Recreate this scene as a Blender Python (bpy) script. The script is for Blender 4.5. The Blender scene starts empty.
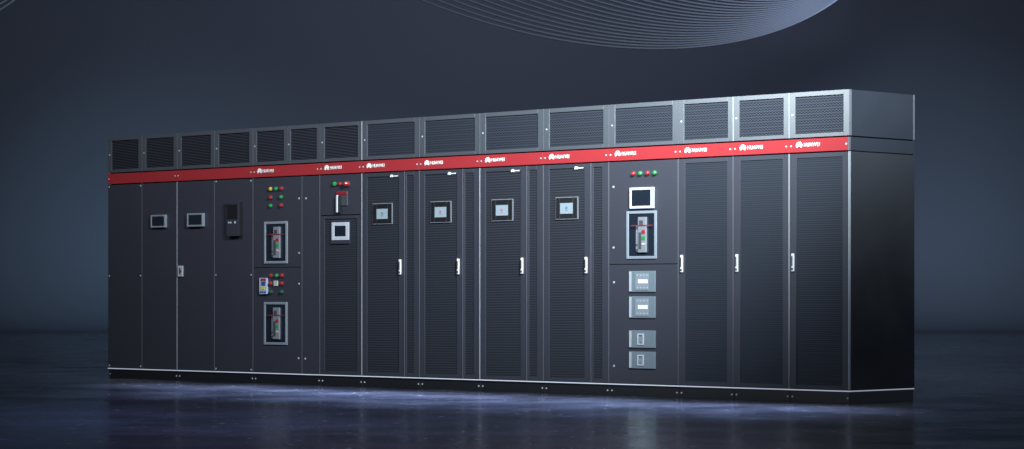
import bpy, bmesh, math, random
from mathutils import Vector, Matrix
random.seed(7)
S = bpy.context.scene
C = S.collection
PI = math.pi

# ------------------------------------------------------------------ materials
def nt(name):
    m = bpy.data.materials.new(name); m.use_nodes = True
    return m, m.node_tree, m.node_tree.nodes['Principled BSDF']

def plain(name, col, rough=.5, metal=0., spec=.5, emit=None, es=0., bump=0., bscale=400., coat=0., vary=0.):
    m, t, b = nt(name)
    b.inputs['Base Color'].default_value = (*col, 1)
    b.inputs['Roughness'].default_value = rough
    b.inputs['Metallic'].default_value = metal
    b.inputs['Specular IOR Level'].default_value = spec
    b.inputs['Coat Weight'].default_value = coat
    if emit:
        b.inputs['Emission Color'].default_value = (*emit, 1)
        b.inputs['Emission Strength'].default_value = es
    tc = t.nodes.new('ShaderNodeTexCoord')
    if bump:
        n = t.nodes.new('ShaderNodeTexNoise'); n.inputs['Scale'].default_value = bscale
        t.links.new(tc.outputs['Object'], n.inputs['Vector'])
        bp = t.nodes.new('ShaderNodeBump'); bp.inputs['Strength'].default_value = bump
        bp.inputs['Distance'].default_value = .0005
        t.links.new(n.outputs['Fac'], bp.inputs['Height']); t.links.new(bp.outputs['Normal'], b.inputs['Normal'])
    if vary:
        n2 = t.nodes.new('ShaderNodeTexNoise'); n2.inputs['Scale'].default_value = 2.3; n2.inputs['Detail'].default_value = 6
        t.links.new(tc.outputs['Object'], n2.inputs['Vector'])
        mr = t.nodes.new('ShaderNodeMapRange')
        mr.inputs['From Min'].default_value = .3; mr.inputs['From Max'].default_value = .7
        mr.inputs['To Min'].default_value = rough - vary; mr.inputs['To Max'].default_value = rough + vary
        t.links.new(n2.outputs['Fac'], mr.inputs['Value']); t.links.new(mr.outputs['Result'], b.inputs['Roughness'])
    return m

def perforated(name, metal_col, hole_col, pitch_z, pitch_x, amp, tilt=0., rough=.45, fill=.5, soft=.18):
    """punched / expanded sheet: rows of openings, each row a zigzag of height amp, row tilt optional"""
    m, t, b = nt(name)
    N = t.nodes; L = t.links
    def M(op, a, c=None, cc=None):
        n = N.new('ShaderNodeMath'); n.operation = op
        for i, v in enumerate((a, c, cc)):
            if v is None: continue
            if isinstance(v, (int, float)): n.inputs[i].default_value = v
            else: L.new(v, n.inputs[i])
        return n.outputs[0]
    tc = N.new('ShaderNodeTexCoord'); sx = N.new('ShaderNodeSeparateXYZ'); L.new(tc.outputs['Object'], sx.inputs[0])
    x = sx.outputs['X']; z = sx.outputs['Z']
    zig = M('PINGPONG', M('DIVIDE', x, pitch_x), .5)                 # 0..0.5
    v = M('ADD', M('DIVIDE', z, pitch_z), M('MULTIPLY', zig, amp * 2))
    v = M('ADD', v, M('MULTIPLY', x, tilt / pitch_z))
    tri = M('MULTIPLY', M('PINGPONG', v, .5), 2.)                    # 0..1 triangle
    mr = N.new('ShaderNodeMapRange'); mr.interpolation_type = 'SMOOTHSTEP'
    mr.inputs['From Min'].default_value = fill - soft; mr.inputs['From Max'].default_value = fill + soft
    L.new(tri, mr.inputs['Value'])
    # webs between neighbouring holes, staggered from row to row
    web = M('MULTIPLY', M('PINGPONG', M('ADD', M('DIVIDE', x, pitch_x), M('MULTIPLY', M('FLOOR', v), .5)), .5), 2.)
    wr = N.new('ShaderNodeMapRange'); wr.inputs['From Min'].default_value = .0; wr.inputs['From Max'].default_value = .45
    wr.inputs['To Min'].default_value = .45; wr.inputs['To Max'].default_value = 1.
    L.new(web, wr.inputs['Value'])
    hole = M('MULTIPLY', mr.outputs[0], wr.outputs[0])
    mix = N.new('ShaderNodeMix'); mix.data_type = 'RGBA'
    mix.inputs['A'].default_value = (*metal_col, 1); mix.inputs['B'].default_value = (*hole_col, 1)
    L.new(hole, mix.inputs['Factor']); L.new(mix.outputs['Result'], b.inputs['Base Color'])
    b.inputs['Roughness'].default_value = rough
    sp = N.new('ShaderNodeMapRange'); sp.inputs['To Min'].default_value = .25; sp.inputs['To Max'].default_value = .02
    L.new(hole, sp.inputs['Value']); L.new(sp.outputs[0], b.inputs['Specular IOR Level'])
    return m

PAINT = (.041, .044, .061)
BOXP  = (.070, .080, .098)
M = {
 'paint': plain('charcoal_powder_coat', PAINT, .47, spec=.35, bump=.25, bscale=900, vary=.05),
 'boxpaint': plain('vent_box_grey_coat', BOXP, .31, spec=.95, bump=.1, bscale=900, vary=.006),
 'side': plain('glossy_side_panel', (.006, .007, .010), .33, spec=.5, bump=.05, bscale=300, vary=.04),
 'boxside': plain('vent_box_side_panel', (.013, .018, .029), .36, spec=.3, bump=.1, bscale=600, vary=.03),
 'core': plain('inner_black', (.006, .006, .008), .8),
 'plinth': plain('plinth_black', (.013, .014, .018), .45, bump=.2, bscale=900),
 'red': plain('red_enamel', (.36, .030, .037), .50, spec=.2, bump=.1, bscale=700),
 'white': plain('white_print', (.93, .94, .95), .45),
 'edgelit': plain('edge_highlight_tint', (.12, .13, .155), .4, metal=.1),  # pale tint painting the light caught on cabinet edges
 'strip': plain('light_strip', (.6, .64, .72), .3, emit=(.72, .80, 1), es=.32),
 'edgelitbright': plain('bright_edge_highlight', (.38, .41, .46), .38, metal=.1),  # lighter tint, painted highlight for the joints that look brightest
 'zinc': plain('zinc_screw', (.62, .64, .68), .35, metal=.4),
 'chrome': plain('handle_metal', (.80, .83, .88), .4, metal=.0),
 'glass': plain('dark_glass', (.014, .020, .032), .12, coat=.6),
 'bezel': plain('silver_bezel', (.32, .37, .44), .38, metal=.25),
 'whitebezel': plain('white_bezel', (.58, .61, .68), .4),
 'greybezel': plain('grey_bezel', (.23, .25, .30), .45),
 'blackplastic': plain('black_plastic', (.012, .013, .016), .4),
 'lcd': plain('lit_screen', (.25, .32, .38), .25, emit=(.55, .74, .86), es=.16),
 'lcdred': plain('screen_mark_red', (.6, .04, .05), .4, emit=(.9, .05, .08), es=.25),
 'breaker': plain('breaker_grey', (.22, .24, .28), .5),
 'breakerdark': plain('breaker_dark', (.06, .065, .08), .5),
 'clear': plain('frosted_cover', (.18, .23, .27), .25),
 'lgreen': plain('lamp_green', (.02, .24, .06), .25, emit=(.03, .8, .16), es=.08),
 'lred': plain('lamp_red', (.34, .02, .025), .25, emit=(.9, .05, .05), es=.06),
 'lyellow': plain('lamp_yellow', (.52, .38, .04), .25, emit=(.95, .7, .1), es=.1),
 'redline': plain('dark_red_line', (.28, .015, .025), .45),
 'dgreen': plain('push_button_green', (.015, .10, .035), .35),
 'dwhite': plain('push_button_white', (.5, .55, .5), .4),
 'breakglow': plain('breaker_lit_marks', (.6, .75, .8), .3, emit=(.6, .95, 1), es=.7),
 'mblue': plain('meter_blue', (.05, .09, .25), .4),
 'mpale': plain('meter_pale', (.42, .50, .68), .4),
 'myellow': plain('meter_yellow', (.62, .62, .08), .4),
 'label': plain('label_pale', (.48, .51, .56), .5),
 'orange': plain('orange_dot', (.7, .30, .12), .4, emit=(.9, .5, .2), es=.15),
}
# perforated sheets
M['vent'] = perforated('expanded_metal', (.042, .049, .067), (.009, .011, .017), .0205, .032, .62, 0., fill=.48, soft=.42)
M['vent_fine'] = perforated('louvred_mesh', (.031, .034, .046), (.014, .015, .021), .027, .012, .0, .13, fill=.46, soft=.4)
M['mesh'] = perforated('perforated_door_sheet', (.034, .038, .050), (.021, .024, .032), .0215, .020, .0, -.012, fill=.5, soft=.35)
M['mesh_hex'] = perforated('perforated_hex_sheet', (.033, .040, .055), (.017, .021, .031), .0170, .022, .5, .0, fill=.5, soft=.35)

# ------------------------------------------------------------------ mesh builder
class MB:
    def __init__(s): s.v = []; s.f = []
    def box(s, x0, x1, y0, y1, z0, z1):
        n = len(s.v)
        s.v += [(x0,y0,z0),(x1,y0,z0),(x1,y1,z0),(x0,y1,z0),(x0,y0,z1),(x1,y0,z1),(x1,y1,z1),(x0,y1,z1)]
        for q in ((0,3,2,1),(4,5,6,7),(0,1,5,4),(1,2,6,5),(2,3,7,6),(3,0,4,7)): s.f.append(tuple(n+i for i in q))
        return s
    def ring(s, x0, x1, y0, y1, z0, z1, l, r, b, t):
        """rectangular frame in the XZ plane from four butted bars"""
        s.box(x0, x0+l, y0, y1, z0, z1); s.box(x1-r, x1, y0, y1, z0, z1)
        s.box(x0+l, x1-r, y0, y1, z0, z0+b); s.box(x0+l, x1-r, y0, y1, z1-t, z1)
        return s
    def cyl(s, cx, cz, r, y0, y1, seg=14, r1=None):
        r1 = r if r1 is None else r1
        n = len(s.v)
        for i in range(seg):
            a = 2*PI*i/seg
            s.v.append((cx+r*math.cos(a), y1, cz+r*math.sin(a)))
        for i in range(seg):
            a = 2*PI*i/seg
            s.v.append((cx+r1*math.cos(a), y0, cz+r1*math.sin(a)))
        for i in range(seg):
            j = (i+1) % seg; s.f.append((n+i, n+seg+i, n+seg+j, n+j))
        s.f.append(tuple(n+seg+i for i in range(seg))[::-1]); s.f.append(tuple(n+i for i in range(seg)))
        return s
    def poly(s, pts, y0, y1):
        n = len(s.v); k = len(pts)
        s.v += [(x, y0, z) for x, z in pts] + [(x, y1, z) for x, z in pts]
        s.f.append(tuple(range(n, n+k))); s.f.append(tuple(range(n+2*k-1, n+k-1, -1)))
        for i in range(k):
            j = (i+1) % k; s.f.append((n+i, n+k+i, n+k+j, n+j))
        return s
    def build(s, name, mat, parent=None, off=(0,0,0), bevel=0.):
        me = bpy.data.meshes.new(name)
        me.from_pydata([(x-off[0], y-off[1], z-off[2]) for x, y, z in s.v], [], s.f)
        bm = bmesh.new(); bm.from_mesh(me)
        bmesh.ops.recalc_face_normals(bm, faces=bm.faces)
        if bevel:
            bmesh.ops.bevel(bm, geom=[e for e in bm.edges], offset=bevel, segments=1, affect='EDGES', clamp_overlap=True)
        bm.to_mesh(me); bm.free()
        me.materials.append(mat)
        o = bpy.data.objects.new(name, me); C.objects.link(o); o.parent = parent
        return o

def emblem_mesh(cx, cz, w):
    """eight-petal fan"""
    m = MB(); R = w*.56
    bx, bz = cx, cz - w*.22
    for sgn in (-1, 1):
        for ang, ln, wd in ((13, 1.14, .20), (40, 1.10, .22), (68, 1.0, .21), (97, .84, .15)):
            a = math.radians(ang)*sgn
            d = (math.sin(a), math.cos(a)); n = (d[1], -d[0])
            s0 = .16
            pts = []
            for u, h in ((s0, .0), (.45, .55), (.70, 1.), (.90, .85), (1., .25)):
                pts.append((u, h))
            out = [(bx+R*(u*ln*d[0]+h*wd*n[0]), bz+R*(u*ln*d[1]+h*wd*n[1])) for u, h in pts]
            out += [(bx+R*(u*ln*d[0]-h*wd*n[0]), bz+R*(u*ln*d[1]-h*wd*n[1])) for u, h in reversed(pts[1:])]
            m.poly(out, -.0112 - .0002*ang/13 - (.0001 if sgn > 0 else 0), -.0065)
    return m

def text_mesh(body, x0, z0, width, height, y, name, mat, parent, off):
    cu = bpy.data.curves.new(name, 'FONT'); cu.body = body; cu.size = 1; cu.extrude = .02; cu.offset = .002; cu.space_character = 1.12
    o = bpy.data.objects.new(name, cu); C.objects.link(o)
    dg = bpy.context.evaluated_depsgraph_get()
    me = bpy.data.meshes.new_from_object(o.evaluated_get(dg))
    bpy.data.objects.remove(o); bpy.data.curves.remove(cu)
    xs = [v.co.x for v in me.vertices]; ys = [v.co.y for v in me.vertices]
    sx = width/(max(xs)-min(xs)); sz = height/(max(ys)-min(ys)); mx, my = min(xs), min(ys)
    for v in me.vertices:
        c = v.co.copy()
        v.co = (x0 + (c.x-mx)*sx - off[0], y - c.z*.08 - off[1], z0 + (c.y-my)*sz - off[2])
    me.materials.clear(); me.materials.append(mat)
    o = bpy.data.objects.new(name, me); C.objects.link(o); o.parent = parent
    return o

def thing(name, label, cat, loc, group=None):
    o = bpy.data.objects.new(name, None); C.objects.link(o)
    o.location = loc; o.empty_display_size = .2
    o['label'] = label; o['category'] = cat
    if group: o['group'] = group
    return o

# ------------------------------------------------------------------ cabinet kit (x in metres along the row, right front corner = 0)
DEP = .84
Z_STRIP0, Z_STRIP1 = .092, .100
Z_D0, Z_D1 = .104, 1.926
Z_B0, Z_B1 = 1.934, 2.036
Z_V0, Z_V1 = 2.046, 2.400

class Cab:
    def __init__(s, x0, x1, label, cat='cabinet', name='electrical_cabinet'):
        s.x0, s.x1 = x0, x1; s.off = (x0, 0, 0)
        s.root = thing(name, label, cat, (x0, 0, 0), 'cabinets in the joined row')
    @staticmethod
    def fx(x, d): return x + d*(12.45-x)/16.57      # fitting position allowing for how far it stands off the door
    def b(s, mb, name, mat, parent=None, bevel=0., label=None):
        o = mb.build(name, M[mat], parent or s.root, s.off, bevel)
        if label: o['label'] = label
        return o
    def base(s, vents, left_end=False, right_end=False, splits=(), logo=True, ventmat='vent_fine'):
        x0, x1 = s.x0, s.x1; g = .0015
        xr = x1 - (.006 if right_end else g); xl = x0 + (.006 if left_end else g)
        s.b(MB().box(xl+.004, xr-.004, .030, DEP-.012, .020, Z_V1-.012), 'carcass', 'core')
        pl = s.b(MB().box(xl, xr, .010, DEP-.004, .0, Z_STRIP0-.001), 'plinth', 'plinth', bevel=.002)
        st = MB().box(x0+.0005, x1-.0005, -.004, .014, Z_STRIP0, Z_STRIP1)
        if right_end: st.box(x1-.018, x1-.0005, .0145, DEP, Z_STRIP0, Z_STRIP1)
        if left_end: st.box(x0+.0005, x0+.018, .0145, DEP, Z_STRIP0, Z_STRIP1)
        s.b(st, 'light_strip', 'strip')
        for xs in (x0+.024, x1-.024):
            s.screw(xs, .042, .010, pl)
        # band
        band = s.b(MB().box(x0+g, x1-g, -.008, .028, Z_B0, Z_B1), 'name_band', 'red', bevel=.0015)
        for xs in (x0+.024, x1-.024): s.screw(xs, 1.984, -.0085, band, .0085)
        if logo:
            ex = x0 + .106
            em = emblem_mesh(ex-.002, 1.992, .060); s.b(em, 'emblem', 'white', band)
            text_mesh('HUAWEI', ex+.046, 1.975, .152, .030, -.0115, 'lettering', M['white'], band, s.off)
        # vent box
        vb = MB().box(xl, xr, .012, DEP-.004, Z_V0, Z_V1-.003)
        vbo = s.b(MB().box(xl, xr, .034, DEP-.004, Z_V0, Z_V1-.001), 'vent_box', 'boxside', bevel=.003)
        for i, (a, c) in enumerate(vents):
            m = .064 if (c-a) > .58 else .056
            if c - a < .5: m = .044
            fr = MB().ring(a+g, c-g, .0, .032, Z_V0+.001, Z_V1, m, m, .030, .036)
            f = s.b(fr, 'vent_frame', 'boxpaint', vbo, bevel=.0015)
            s.b(MB().box(a+m-.002, c-m+.002, .010, .016, Z_V0+.032, Z_V1-.038), 'vent_grille', ventmat, vbo)
            s.screw(a+m*.55, 2.226, -.0005, vbo, .0085)
            # thin strip, painted as a highlight, on the right edge of each vent frame
        # end panels
        if right_end:
            s.b(MB().box(x1-.005, x1, .018, DEP, Z_D0, Z_D1), 'side_panel', 'side')
            s.b(MB().box(x1-.005, x1, .018, DEP, Z_B0, Z_B1), 'band_side_panel', 'boxside')
            s.b(MB().box(x1-.005, x1+.001, .033, DEP-.018, Z_V0+.001, Z_V1-.002), 'vent_box_side_panel', 'boxside')
            s.b(MB().box(x1-.006, x1+.003, DEP-.016, DEP+.001, Z_V0+.001, Z_V1-.002), 'rear_corner_highlight', 'edgelit')  # added strip, painting the highlight on the rear edge
        if left_end:
            s.b(MB().box(x0, x0+.005, .018, DEP, Z_D0, Z_D1), 'side_panel', 'side')
            s.b(MB().box(x0, x0+.005, .018, DEP, Z_B0, Z_B1), 'band_side_panel', 'boxside')
        s.b(MB().box(xl, xr, DEP-.010, DEP-.001, Z_D0, Z_B1), 'rear_panel', 'paint')
    def edge(s, x, w=.005, z0=Z_D0, z1=Z_D1, name='edge_highlight', y=-.004, mat='edgelit'):
        w *= .6
        s.b(MB().box(x-w, x, y, .016, z0, z1), name, mat)  # added strip whose colour stands in for light on the edge
    def screw(s, x, z, y, parent, r=.0085):
        m = MB().cyl(x, z, r, y-.004, y+.001, 10, r*.8)
        return s.b(m, 'screw', 'zinc', parent)
    def solid(s, a, c, z0=Z_D0, z1=Z_D1, name='door', g=.003, mat='paint'):
        return s.b(MB().box(a+g, c-g, .0, .026, z0+g*.5, z1-g*.5), name, mat, bevel=.0015)
    def mesh_door(s, a, c, la, lc, z0=Z_D0, z1=Z_D1, mb=.03, mt=.035, mat='mesh', name='door', g=.003, mat_frame='paint'):
        d = s.b(MB().ring(a+g, c-g, .0, .026, z0+g*.5, z1-g*.5, la, lc, mb, mt), name, mat_frame, bevel=.0015)
        s.b(MB().box(a+la+.001, c-lc-.001, .007, .012, z0+mb, z1-mt), 'perforated_panel', mat, d)
        return d
    def handle(s, xc, z0, z1, parent):
        w = .0125
        h = MB().box(xc-w, xc+w, -.016, .0005, z0, z1)
        s.b(h, 'door_handle', 'chrome', parent, bevel=.004)
        k = MB().cyl(xc, z0+.020, .010, -.019, -.0162, 12); k.box(xc-.0035, xc+.0035, -.022, -.0162, z0+.045, z1-.02)
        s.b(k, 'lock', 'breakerdark', parent)
    def display(s, x0, x1, z0, z1, sx0, sx1, sz0, sz1, frame, screen, dep=.02, name='display', mark=None, rim=None):
        sh = s.fx(x0, dep) - x0; x0 += sh; x1 += sh; sx0 += sh; sx1 += sh
        d = s.b(MB().ring(x0, x1, -dep, .006, z0, z1, sx0-x0, x1-sx1, sz0-z0, z1-sz1), name, frame, bevel=.002)
        s.b(MB().box(sx0-.001, sx1+.001, -dep+.004, -dep+.007, sz0-.001, sz1+.001), 'screen', screen, d)
        if rim:
            s.b(MB().ring(x0-.006, x1+.006, -.004, .003, z0-.006, z1+.006, .0055, .0055, .0055, .0055), 'rim', rim, d)
        if mark:
            e = emblem_mesh((sx0+sx1)/2, (sz0+sz1)/2+.006, .026)
            e.v = [(x, y+.0085-dep-.0005+.004, z) for x, y, z in e.v]
            s.b(e, 'emblem', mark, d)
            w = .014
            s.b(MB().box((sx0+sx1)/2-w, (sx0+sx1)/2+w, -dep+.002, -dep+.0035, (sz0+sz1)/2-.020, (sz0+sz1)/2-.014), 'screen_line', mark, d)
        return d
    def lamp(s, x, z, mat, r=.021, dep=.030, name='indicator_lamp', label=None):
        x = s.fx(x, dep*.8)
        bz = MB().cyl(x, z, r*1.12, -.008, .001, 18)
        o = s.b(bz, name, 'breakerdark', label=label)
        l = MB().cyl(x, z, r, -dep*.7, -.0082, 18, r*.95); l.cyl(x, z, r*.95, -dep, -dep*.7-.0001, 18, r*.55)
        s.b(l, 'lens', mat, o)
    def breaker(s, x0, x1, z0, z1):
        w = .024
        f = s.b(MB().ring(x0, x1, -.010, .004, z0, z1, w, w, w*.95, w*.95), 'breaker_window', 'bezel', bevel=.002)
        s.b(MB().box(x0+w+.001, x1-w-.001, .0005-.004, .001-.0015, z0+w, z1-w), 'backing', 'glass', f)
        W = x1-x0; Hh = z1-z0; x0 += .016; x1 += .016; bsh = s.fx(x0, .03)-x0-.016
        bx0, bx1 = x0+W*.335+bsh, x0+W*.61+bsh
        body = MB().box(bx0, bx1, -.022, -.004, z0+Hh*.13, z1-Hh*.13)
        body.box(bx0-W*.09, bx0-.0005, -.014, -.004, z0+Hh*.15, z1-Hh*.30)
        s.b(body, 'breaker_body', 'breaker', f, bevel=.003)
        dk = MB()
        for k in (.17, .27, .62): dk.box(bx0-W*.075, bx0-W*.02, -.017, -.0142, z0+Hh*k, z0+Hh*(k+.035))
        dk.box(bx0+W*.05, bx1-W*.10, -.024, -.0222, z0+Hh*.70, z0+Hh*.80)
        dk.box(bx0+W*.03, bx0+W*.12, -.024, -.0222, z0+Hh*.20, z0+Hh*.55)
        s.b(dk, 'breaker_lever', 'breakerdark', f)
        s.b(MB().box(x0+W*.14+bsh*.5, x1-W*.14+bsh*.5, -.0265, -.0252, z1-Hh*.315, z1-Hh*.297), 'red_line', 'redline', f)
        for k, mt, hh in ((.56, 'lred', .045), (.43, 'lgreen', .045), (.31, 'dwhite', .025)):
            s.b(MB().box(bx1-W*.14, bx1-W*.03, -.025, -.0222, z0+Hh*k-Hh*hh*.8, z0+Hh*k+Hh*hh*.8), 'push_button', mt, f)

# ------------------------------------------------------------------ the row
V = 'vent_fine'
# 1: leftmost
c = Cab(-9.195, -8.100, 'leftmost charcoal cabinet, one blank door and one door with a silver framed screen', 'cabinet')
c.base([(-9.195, -8.648), (-8.648, -8.100)], left_end=True, logo=False)
d = c.solid(-9.195, -8.651)
for x, z in ((-9.172, 1.905), (-8.672, 1.905), (-9.172, 1.018), (-8.672, 1.018), (-9.172, .125), (-8.672, .125)): c.screw(x, z, -.0005, d)
c.edge(-8.647, .006)
d = c.solid(-8.647, -8.108)
c.edge(-8.100, .007, mat='edgelitbright')
c.edge(-8.647, .006, Z_V0+.002, Z_V1-.001, 'vent_joint_highlight')
c.edge(-8.100, .005, Z_V0+.002, Z_V1-.001, 'vent_joint_highlight')
c.display(-8.515, -8.290, 1.487, 1.611, -8.498, -8.307, 1.503, 1.595, 'bezel', 'glass', .026)
# 2
c = Cab(-8.100, -6.970, 'charcoal cabinet with a silver framed screen, a pale lock and a black boxy control unit', 'cabinet')
c.base([(-8.100, -7.536), (-7.536, -6.970)], logo=False)
d = c.solid(-8.100, -7.540)
c.edge(-7.536, .007)
c.b(MB().box(-8.082, -8.004, -.012, .0005, 1.006, 1.112), 'door_lock', 'label', d, bevel=.003)
lk = MB().box(-8.052, -8.032, -.016, -.0125, 1.03, 1.09); lk.box(-8.0315, -8.018, -.016, -.0125, 1.05, 1.065)
c.b(lk, 'keyhole', 'breakerdark', d)
c.display(-7.955, -7.715, 1.486, 1.615, -7.936, -7.734, 1.503, 1.598, 'bezel', 'glass', .028)
d = c.solid(-7.536, -6.978)
for x, z in ((-7.512, 1.912), (-7.002, 1.905), (-7.515, 1.020), (-6.998, 1.018), (-7.515, .125), (-6.998, .125)): c.screw(x, z, -.0005, d)
c.edge(-6.970, .007)
c.edge(-7.536, .006, Z_V0+.002, Z_V1-.001, 'vent_joint_highlight')
c.edge(-6.970, .007, Z_V0+.002, Z_V1-.001, 'vent_joint_highlight')
DX = .078
un = c.b(MB().box(-7.388+DX, -7.205+DX, -.040, .001, 1.385, 1.716), 'control_unit', 'paint', bevel=.003)
c.b(MB().box(-7.374+DX, -7.230+DX, -.0425, -.0402, 1.548, 1.686), 'screen', 'blackplastic', un)
for x in (-7.362, -7.335): c.b(MB().box(x+DX, x+DX+.018, -.044, -.0402, 1.507, 1.523), 'push_button', 'label', un)
c.b(MB().cyl(-7.262+DX, 1.516, .012, -.044, -.0402, 12), 'round_button', 'label', un)
c.b(MB().box(-7.2045+DX, -7.199+DX, -.038, -.003, 1.390, 1.711), 'unit_side_cover', 'blackplastic', un)
# 3
c = Cab(-6.970, -6.030, 'cabinet with two breaker windows, one over the other, and rows of coloured lamps', 'cabinet')
c.base([(-6.970, -6.487), (-6.487, -6.030)])
du = c.solid(-6.970, -6.279, 1.087, Z_D1)
dl = c.solid(-6.970, -6.279, Z_D0, 1.085)
c.edge(-6.276, .004)
dn = c.solid(-6.276, -6.036, name='cover_panel')
c.edge(-6.030, .006)
c.edge(-6.487, .005, Z_V0+.002, Z_V1-.001, 'vent_joint_highlight', mat='boxpaint')
c.edge(-6.030, .005, Z_V0+.002, Z_V1-.001, 'vent_joint_highlight', mat='boxpaint')
for x, z, dd in ((-6.319, 1.722, du), (-6.319, 1.217, du), (-6.319, .933, dl), (-6.326, .243, dl), (-6.222, 1.720, dn), (-6.232, .241, dn)):
    c.screw(x, z, -.0005, dd, .010)
for x, z, mt in ((-6.731, 1.820, 'lyellow'), (-6.654, 1.820, 'lgreen'), (-6.577, 1.820, 'lred'), (-6.731, 1.741, 'lred'), (-6.582, 1.741, 'lgreen'),
                 (-6.731, 1.664, 'lgreen'), (-6.582, 1.664, 'lred'), (-6.726, 1.011, 'lred'), (-6.643, 1.011, 'lgreen'), (-6.572, 1.011, 'lred'),
                 (-6.728, .937, 'lred'), (-6.572, .937, 'lred'), (-6.728, .857, 'dgreen'), (-6.575, .857, 'dgreen')):
    c.lamp(x, z, mt, .0175, .026)
c.b(MB().box(-6.665, -6.612, -.012, .001, .912, .962), 'selector_switch', 'dwhite', bevel=.002)
me_ = c.b(MB().box(-6.860, -6.752, -.022, .001, .836, .988), 'power_meter', 'mpale', bevel=.003)
c.b(MB().box(-6.834, -6.760, -.0245, -.0222, .962, .982), 'meter_top', 'lred', me_)
c.b(MB().box(-6.826, -6.768, -.0245, -.0222, .916, .956), 'screen', 'mblue', me_)
c.b(MB().box(-6.834, -6.778, -.0255, -.0222, .880, .910), 'meter_label', 'myellow', me_)
mk = MB()
for k in range(3): mk.box(-6.848+k*.032, -6.826+k*.032, -.0255, -.0222, .848, .864)
c.b(mk, 'meter_keys', 'mblue', me_)
c.breaker(-6.805, -6.476, 1.122, 1.515)
c.breaker(-6.808, -6.480, .364, .763)
# 4
c = Cab(-6.030, -5.462, 'narrow cabinet with a rotary switch lever above a white framed screen', 'cabinet')
c.base([(-6.030, -5.462)])
c.solid(-6.030, -5.468, 1.558, Z_D1, name='upper_panel')
d = c.mesh_door(-6.030, -5.468, .058, .062, Z_D0, 1.554, .030, .030)
c.edge(-5.462, .008, mat='edgelitbright')
c.edge(-5.462, .008, Z_V0+.002, Z_V1-.001, 'vent_joint_highlight', mat='edgelitbright')
c.lamp(-5.842, 1.842, 'lgreen', .020, .028); c.lamp(-5.768, 1.840, 'lred', .016, .024)
c.lamp(-5.690, 1.838, 'lred', .024, .050, 'emergency_stop', 'large red mushroom button')
sw = c.b(MB().box(-5.792, -5.648, -.010, .001, 1.640, 1.772), 'switch_plate', 'breakerdark', bevel=.003)
c.b(MB().box(-5.790, -5.652, -.016, -.0102, 1.742, 1.768), 'red_line', 'redline', sw)
c.b(MB().box(-5.780, -5.756, -.034, -.012, 1.578, 1.738), 'switch_lever', 'whitebezel', sw, bevel=.006)
c.b(MB().box(-5.7555, -5.728, -.028, -.012, 1.572, 1.732), 'switch_shaft', 'blackplastic', sw, bevel=.003)
pl = c.b(MB().box(-5.880, -5.626, -.004, .008, 1.296, 1.512), 'display_plate', 'paint')
c.display(-5.872, -5.640, 1.328, 1.490, -5.836, -5.684, 1.362, 1.458, 'whitebezel', 'glass', .010)
# 5-8: power modules
ups = [(-5.462, -4.715, -4.905, 'with a lit screen, beside the rotary switch cabinet', 'lcdgrey'),
       (-4.715, -3.963, -4.172, 'second from the left among four with lit square screens', 'lcdred'),
       (-3.963, -3.208, -3.402, 'third from the left among four with lit square screens', 'lcdred'),
       (-3.208, -2.464, -2.664, 'with lit screen, beside the cabinet of four switch windows', 'lcdgrey')]
M['lcdgrey'] = plain('screen_mark_grey', (.20, .23, .28), .4)
M['lcdred'] = plain('screen_mark_pink', (.50, .20, .25), .4, emit=(.9, .2, .28), es=.0)
for i, (a, b_, q, lab, mk) in enumerate(ups):
    c = Cab(a, b_, 'mesh door cabinet ' + lab, 'cabinet')
    c.base([(a, b_)], ventmat='vent' if i > 1 else ('vent_fine2'if False else 'vent_mid'))  if False else c.base([(a, b_)], ventmat='vent')
    d = c.mesh_door(a, q-.006, .062, .068, mat='mesh')
    c.edge(q, .0055)
    n = c.mesh_door(q, b_-.007, .020, .068, mat='mesh', name='side_vent_door')
    c.edge(b_, .008 if i in (1, 3) else .005, mat='edgelitbright' if i == 1 else 'edgelit')
    c.edge(b_, .006 if i in (1,) else .004, Z_V0+.002, Z_V1-.001, 'vent_joint_highlight')
    dx = a + .142; 
    c.display(dx, dx+.243, 1.470, 1.645, dx+.046, dx+.195, 1.511, 1.602, 'blackplastic', 'lcd', .008, mark=mk, rim='greybezel')
    c.handle(q-.051, 1.010, 1.146, d)
    e = emblem_mesh(q-.166, 1.890, .034); e.v = [(x, y+.006, z) for x, y, z in e.v]
    c.b(e, 'emblem', 'white', d)
    c.b(MB().box(q-.148, q-.088, -.003, .0, 1.886, 1.894), 'badge', 'white', d)
# 9
c = Cab(-2.464, -1.711, 'solid door cabinet with one breaker window above four small pale switch windows', 'cabinet')
c.base([(-2.464, -1.711)], ventmat='vent')
du = c.solid(-2.464, -1.719, 1.082, Z_D1)
dl = c.solid(-2.464, -1.719, Z_D0, 1.080)
c.edge(-1.711, .007)
c.edge(-1.711, .005, Z_V0+.002, Z_V1-.001, 'vent_joint_highlight')
for x, z, dd in ((-2.414, 1.720, du), (-2.414, 1.220, du), (-2.409, .934, dl), (-2.409, .245, dl)): c.screw(x, z, -.0005, dd, .011)
for x, mt in ((-2.208, 'lred'), (-2.130, 'lgreen'), (-2.052, 'lred'), (-1.974, 'lgreen')): c.lamp(x, 1.823, mt, .0185, .028)
c.display(-2.240, -1.992, 1.535, 1.707, -2.219, -2.013, 1.556, 1.686, 'whitebezel', 'glass', .028)
c.breaker(-2.266, -1.940, 1.125, 1.517)
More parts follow.
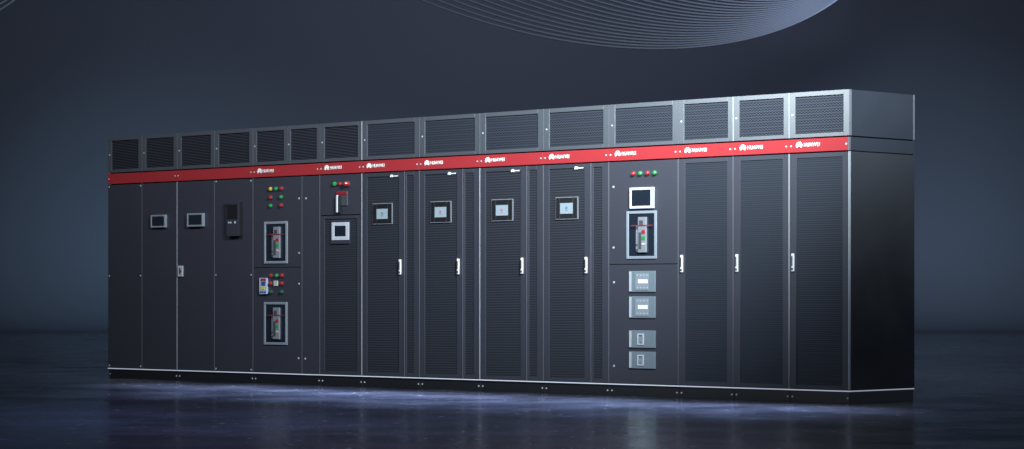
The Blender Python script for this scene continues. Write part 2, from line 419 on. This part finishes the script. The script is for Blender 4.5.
for z0, z1, lit in ((.854, 1.026, 1), (.642, .819, 1), (.398, .541, 0), (.229, .368, 0)):
    x0, x1 = -2.237, -1.951; zc = (z0+z1)/2
    w = c.b(MB().box(x0, x1, -.012, .001, z0, z1), 'switch_window', 'clear', bevel=.003)
    c.b(MB().box(x0+.008, x0+.030, -.015, -.0122, z0+.006, z1-.006), 'window_edge', 'label', w)
    if lit:
        c.b(MB().box(x0+.075, x1-.070, -.016, -.0122, z0+.018, z1-.018), 'breaker_body', 'bezel', w)
        g_ = MB().box(x0+.108, x0+.143, -.019, -.0162, zc-.014, zc+.016)
        g_.box(x0+.147, x1-.078, -.019, -.0162, zc-.014, zc+.016)
        c.b(g_, 'lit_marks', 'breakglow', w)
        tm = MB()
        for u in (.092, .128, .164, .198):
            for w_ in (-.056, .046): tm.box(x0+u, x0+u+.014, -.018, -.0162, zc+w_, zc+w_+.010)
        c.b(tm, 'terminal_marks', 'label', w)
    else:
        c.b(MB().ring(x0+.098, x0+.166, -.018, -.0122, z0+.026, z1-.026, .010, .010, .010, .010), 'toggle_frame', 'whitebezel', w)
        c.b(MB().box(x0+.120, x0+.144, -.022, -.0122, zc-.028, zc+.018), 'toggle', 'bezel', w)
# 10-12
labs = ['mesh door cabinet without screen, next to the cabinet of four pale switch windows',
        'mesh door cabinet without screen, second from the right end of the row',
        'mesh door cabinet at the right end, its glossy dark side panel showing']
for i, (a, b_) in enumerate(((-1.711, -1.140), (-1.140, -.580), (-.580, .0))):
    c = Cab(a, b_, labs[i], 'cabinet')
    last = i == 2
    c.base([(a, b_)], ventmat='vent', right_end=last)
    d = c.mesh_door(a, b_-.008, .066, .056, mat='mesh_hex', mb=.032, mt=.036)
    c.edge(b_, .013 if last else .008, mat='edgelitbright' if i else 'edgelit')
    c.edge(b_+(.0 if last else 0), .013 if last else .006, Z_V0+.002, Z_V1-.001, 'vent_joint_highlight', mat='boxpaint' if last else 'edgelitbright')
    if last: c.edge(b_, .010, Z_B0, Z_B1, 'band_end_highlight', y=-.010)
    c.handle(a+.040, 1.012, 1.152, d)

# ------------------------------------------------------------------ camera
ca = math.radians(134.06)
FW = Vector((math.cos(ca), math.sin(ca), 0)); RT = Vector((math.sin(ca), -math.cos(ca), 0))
CAM = Vector((12.4524, -16.5656, .8381))
cd = bpy.data.cameras.new('camera'); co = bpy.data.objects.new('camera', cd); C.objects.link(co)
cd.sensor_width = 36; cd.lens = 2699/1024*36; cd.shift_y = (294-224.5)/1024
cd.clip_start = .1; cd.clip_end = 500
co.location = CAM; co.rotation_euler = FW.to_track_quat('-Z', 'Y').to_euler()
S.camera = co
def W(z, x, h): return CAM + FW*z + RT*x + Vector((0, 0, h-CAM.z))   # metres ahead, metres to the side, height

# ------------------------------------------------------------------ setting: glossy floor and curved studio wall
def grid(name, rows, mat):
    v = []; f = []; n = len(rows[0])
    for r in rows: v += [tuple(p) for p in r]
    for i in range(len(rows)-1):
        for j in range(n-1): f.append((i*n+j, i*n+j+1, (i+1)*n+j+1, (i+1)*n+j))
    me = bpy.data.meshes.new(name); me.from_pydata(v, [], f); me.materials.append(mat)
    for p in me.polygons: p.use_smooth = True
    o = bpy.data.objects.new(name, me); C.objects.link(o); o['kind'] = 'structure'
    return o
fm, t, b = nt('polished_dark_floor')
N = t.nodes; L = t.links
tc = N.new('ShaderNodeTexCoord')
mp = N.new('ShaderNodeMapping'); mp.inputs['Rotation'].default_value = (0, 0, -ca); L.new(tc.outputs['Object'], mp.inputs[0])
mp2 = N.new('ShaderNodeMapping'); mp2.inputs['Scale'].default_value = (.35, 1.3, 1); L.new(mp.outputs[0], mp2.inputs[0])
n1 = N.new('ShaderNodeTexNoise'); n1.inputs['Scale'].default_value = 1.1; n1.inputs['Detail'].default_value = 9; n1.inputs['Roughness'].default_value = .62
L.new(tc.outputs['Object'], n1.inputs['Vector'])
r1 = N.new('ShaderNodeMapRange'); r1.inputs['From Min'].default_value = .3; r1.inputs['From Max'].default_value = .7
r1.inputs['To Min'].default_value = .13; r1.inputs['To Max'].default_value = .30
L.new(n1.outputs['Fac'], r1.inputs[0]); L.new(r1.outputs[0], b.inputs['Roughness'])
cr = N.new('ShaderNodeMix'); cr.data_type = 'RGBA'
cr.inputs['A'].default_value = (.014, .018, .033, 1); cr.inputs['B'].default_value = (.050, .061, .096, 1)
r0 = N.new('ShaderNodeMapRange'); r0.inputs['From Min'].default_value = .38; r0.inputs['From Max'].default_value = .62
L.new(n1.outputs['Fac'], r0.inputs[0]); L.new(r0.outputs[0], cr.inputs['Factor'])
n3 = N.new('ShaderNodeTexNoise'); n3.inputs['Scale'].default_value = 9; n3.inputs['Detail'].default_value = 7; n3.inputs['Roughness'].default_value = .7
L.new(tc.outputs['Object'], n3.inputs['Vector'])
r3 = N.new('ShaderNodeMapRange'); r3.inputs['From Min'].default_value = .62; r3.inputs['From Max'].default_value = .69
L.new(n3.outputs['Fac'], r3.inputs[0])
cr2 = N.new('ShaderNodeMix'); cr2.data_type = 'RGBA'; cr2.inputs['B'].default_value = (.6, .64, .75, 1)  # pale flecks in the base colour stand in for bright floor highlights
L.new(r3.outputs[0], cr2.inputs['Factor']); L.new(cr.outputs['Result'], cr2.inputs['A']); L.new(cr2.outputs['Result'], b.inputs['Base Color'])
n2 = N.new('ShaderNodeTexNoise'); n2.inputs['Scale'].default_value = 14; n2.inputs['Detail'].default_value = 5
L.new(tc.outputs['Object'], n2.inputs['Vector'])
bp = N.new('ShaderNodeBump'); bp.inputs['Strength'].default_value = .2; bp.inputs['Distance'].default_value = .003
L.new(n2.outputs['Fac'], bp.inputs['Height']); L.new(bp.outputs['Normal'], b.inputs['Normal'])
b.inputs['Specular IOR Level'].default_value = .22
XS = [-60 + 6*i for i in range(21)]
WALL = 62.
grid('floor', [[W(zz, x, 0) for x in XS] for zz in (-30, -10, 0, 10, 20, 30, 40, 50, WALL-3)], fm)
wm = plain('backdrop_paint', (.120, .138, .190), .85, spec=.1)
prof = [(WALL-3 + 3*math.sin(a_), .004 + 3*(1-math.cos(a_))) for a_ in [PI/2*k/14 for k in range(15)]]
prof += [(WALL, h) for h in (8, 12, 18, 26)]
grid('backdrop_wall', [[W(zz, x, h) for x in XS] for zz, h in prof], wm)

# ------------------------------------------------------------------ hanging ring sculptures above and behind the row
def rings(name, label, depth, cxp, czp, A, B, tilt, tip, es, rad, mat, seg=220, dz=.05):
    """nested tangent ellipses (metres, in a plane facing the hall), each a thin round tube"""
    v = []; f = []
    T = (cxp + A*math.cos(tilt)*tip, czp + A*math.sin(tilt)*tip)
    for k, s in enumerate(es):
        ring = []
        for i in range(seg):
            a = 2*PI*i/seg
            x = cxp + A*math.cos(a)*math.cos(tilt) - B*math.sin(a)*math.sin(tilt)
            z = czp + A*math.cos(a)*math.sin(tilt) + B*math.sin(a)*math.cos(tilt)
            x = T[0] + (x-T[0])*s; z = T[1] + (z-T[1])*s
            ring.append((x, z))
        n = len(v)
        for i in range(seg):
            p = ring[i]; q = ring[(i+1) % seg]; o_ = ring[i-1]
            tx, tz = q[0]-o_[0], q[1]-o_[1]; l = math.hypot(tx, tz) or 1; nx, nz = tz/l, -tx/l
            for j in range(6):
                g = 2*PI*j/6
                off = rad*math.cos(g)
                v.append(tuple(W(depth + k*dz + rad*math.sin(g), p[0]+nx*off, p[1]+nz*off)))
        for i in range(seg):
            i2 = (i+1) % seg
            for j in range(6):
                j2 = (j+1) % 6; f.append((n+i*6+j, n+i*6+j2, n+i2*6+j2, n+i2*6+j))
    me = bpy.data.meshes.new(name); me.from_pydata(v, [], f); me.materials.append(mat)
    for p in me.polygons: p.use_smooth = True
    o = bpy.data.objects.new(name, me); C.objects.link(o)
    o['label'] = label; o['category'] = 'sculpture'
    return o
RD = 40.; k = RD/2699
rm = plain('ring_tube_satin', (.125, .14, .185), .6)
rings('ring_sculpture', 'large sweep of many nested thin pale rings hanging above the row of cabinets', RD,
      (511.5-512)*k, .838+(294+205.6)*k, 400*k, 224*k, -.3707, 1., [1-.0265*i for i in range(29)], .0175, rm)
rings('ring_sculpture', 'two faint curved lines of hanging ring in the top left corner', RD,
      (-60-512)*k, .838+(294+78)*k, 120*k, 105*k, .3, 1., [1, .93, .86], .014, plain('ring_tube_pale', (.42, .46, .56), .6))

# ------------------------------------------------------------------ light
wd = bpy.data.worlds.new('World'); S.world = wd; wd.use_nodes = True
bg = wd.node_tree.nodes['Background']; bg.inputs[0].default_value = (.55, .68, 1, 1); bg.inputs[1].default_value = .03
def area(name, loc, aim, sx, sy, power, col=(1, 1, 1), spread=180):
    l = bpy.data.lights.new(name, 'AREA'); l.shape = 'RECTANGLE'; l.size = sx; l.size_y = sy
    l.energy = power; l.color = col; l.spread = math.radians(spread)
    o = bpy.data.objects.new(name, l); C.objects.link(o); o.location = loc
    o.rotation_euler = (Vector(aim)-Vector(loc)).to_track_quat('-Z', 'Y').to_euler()
    return o
def spot(name, loc, aim, power, ang, blend=1., col=(1, 1, 1), r=.3):
    l = bpy.data.lights.new(name, 'SPOT'); l.energy = power; l.color = col; l.spot_size = math.radians(ang); l.spot_blend = blend
    l.shadow_soft_size = r
    o = bpy.data.objects.new(name, l); C.objects.link(o); o.location = loc
    o.rotation_euler = (Vector(aim)-Vector(loc)).to_track_quat('-Z', 'Y').to_euler()
    return o
# key: from the front right, high
area('key_lamp', (2.6, -3.6, 4.8), (-1.5, 0, 3.5), 1.8, .9, 325, (.86, .97, 1), 60)
# broad soft fill from the front
area('fill_lamp', (-6.0, -5.5, 6.2), (-6.2, 0, 3.6), 8, .8, 84, (.94, .95, 1), 80)
# low lamp on the left whose sheen runs along the upper right of the fronts
area('sheen_lamp', (-5.6, -6.9, 3.5), (-.2, 0, 2.5), 1.5, .5, 23, (.84, .95, 1), 60)
# side light for the end panel
area('side_lamp', (6.2, 6.9, 3.3), (0, .3, 2.3), 1.3, 1.6, 90, (.66, .80, 1))
# added unseen lamps that give the floor its blue glow in front of the row
area('floor_glow_lamp', (-3.3, -.40, 4.9), (-3.3, -1.05, 0), 8.0, .3, 125, (.74, .80, 1), 19)
area('floor_glow_lamp', (-2.5, -.75, 5.0), (-2.5, -1.8, 0), 6.6, .5, 135, (.64, .72, 1), 32)
area('floor_blue_lamp', (-1.4, -2.6, 5.6), (-1.4, -5.4, 0), 5, 2, 55, (.46, .58, 1), 60)
# wall washes, low so that the foot of the wall stays dark
area('wall_wash_lamp', W(42, -9.8, 1.7), W(WALL, -8.4, 1.5), 1.6, .8, 26, (.48, .82, 1), 28)
area('wall_wash_lamp', W(42, 10.4, 1.7), W(WALL, 9.8, 1.8), 1.6, .8, 30, (.60, .84, 1), 30)
area('wall_soft_lamp', W(42, 0, 9), W(WALL, 0, 8), 7, 1.5, 270, (.80, .87, 1), 105)
# ring lamp
spot('ring_lamp', W(38.6, 5.3, 6.3), W(RD, 4.3, 5.0), 380, 150, .6, (.66, .78, 1), .2)

# ------------------------------------------------------------------ render settings
S.view_settings.view_transform = 'Standard'; S.view_settings.look = 'None'
S.view_settings.exposure = 0; S.view_settings.gamma = 1
S.cycles.use_denoising = True
S.cycles.max_bounces = 6
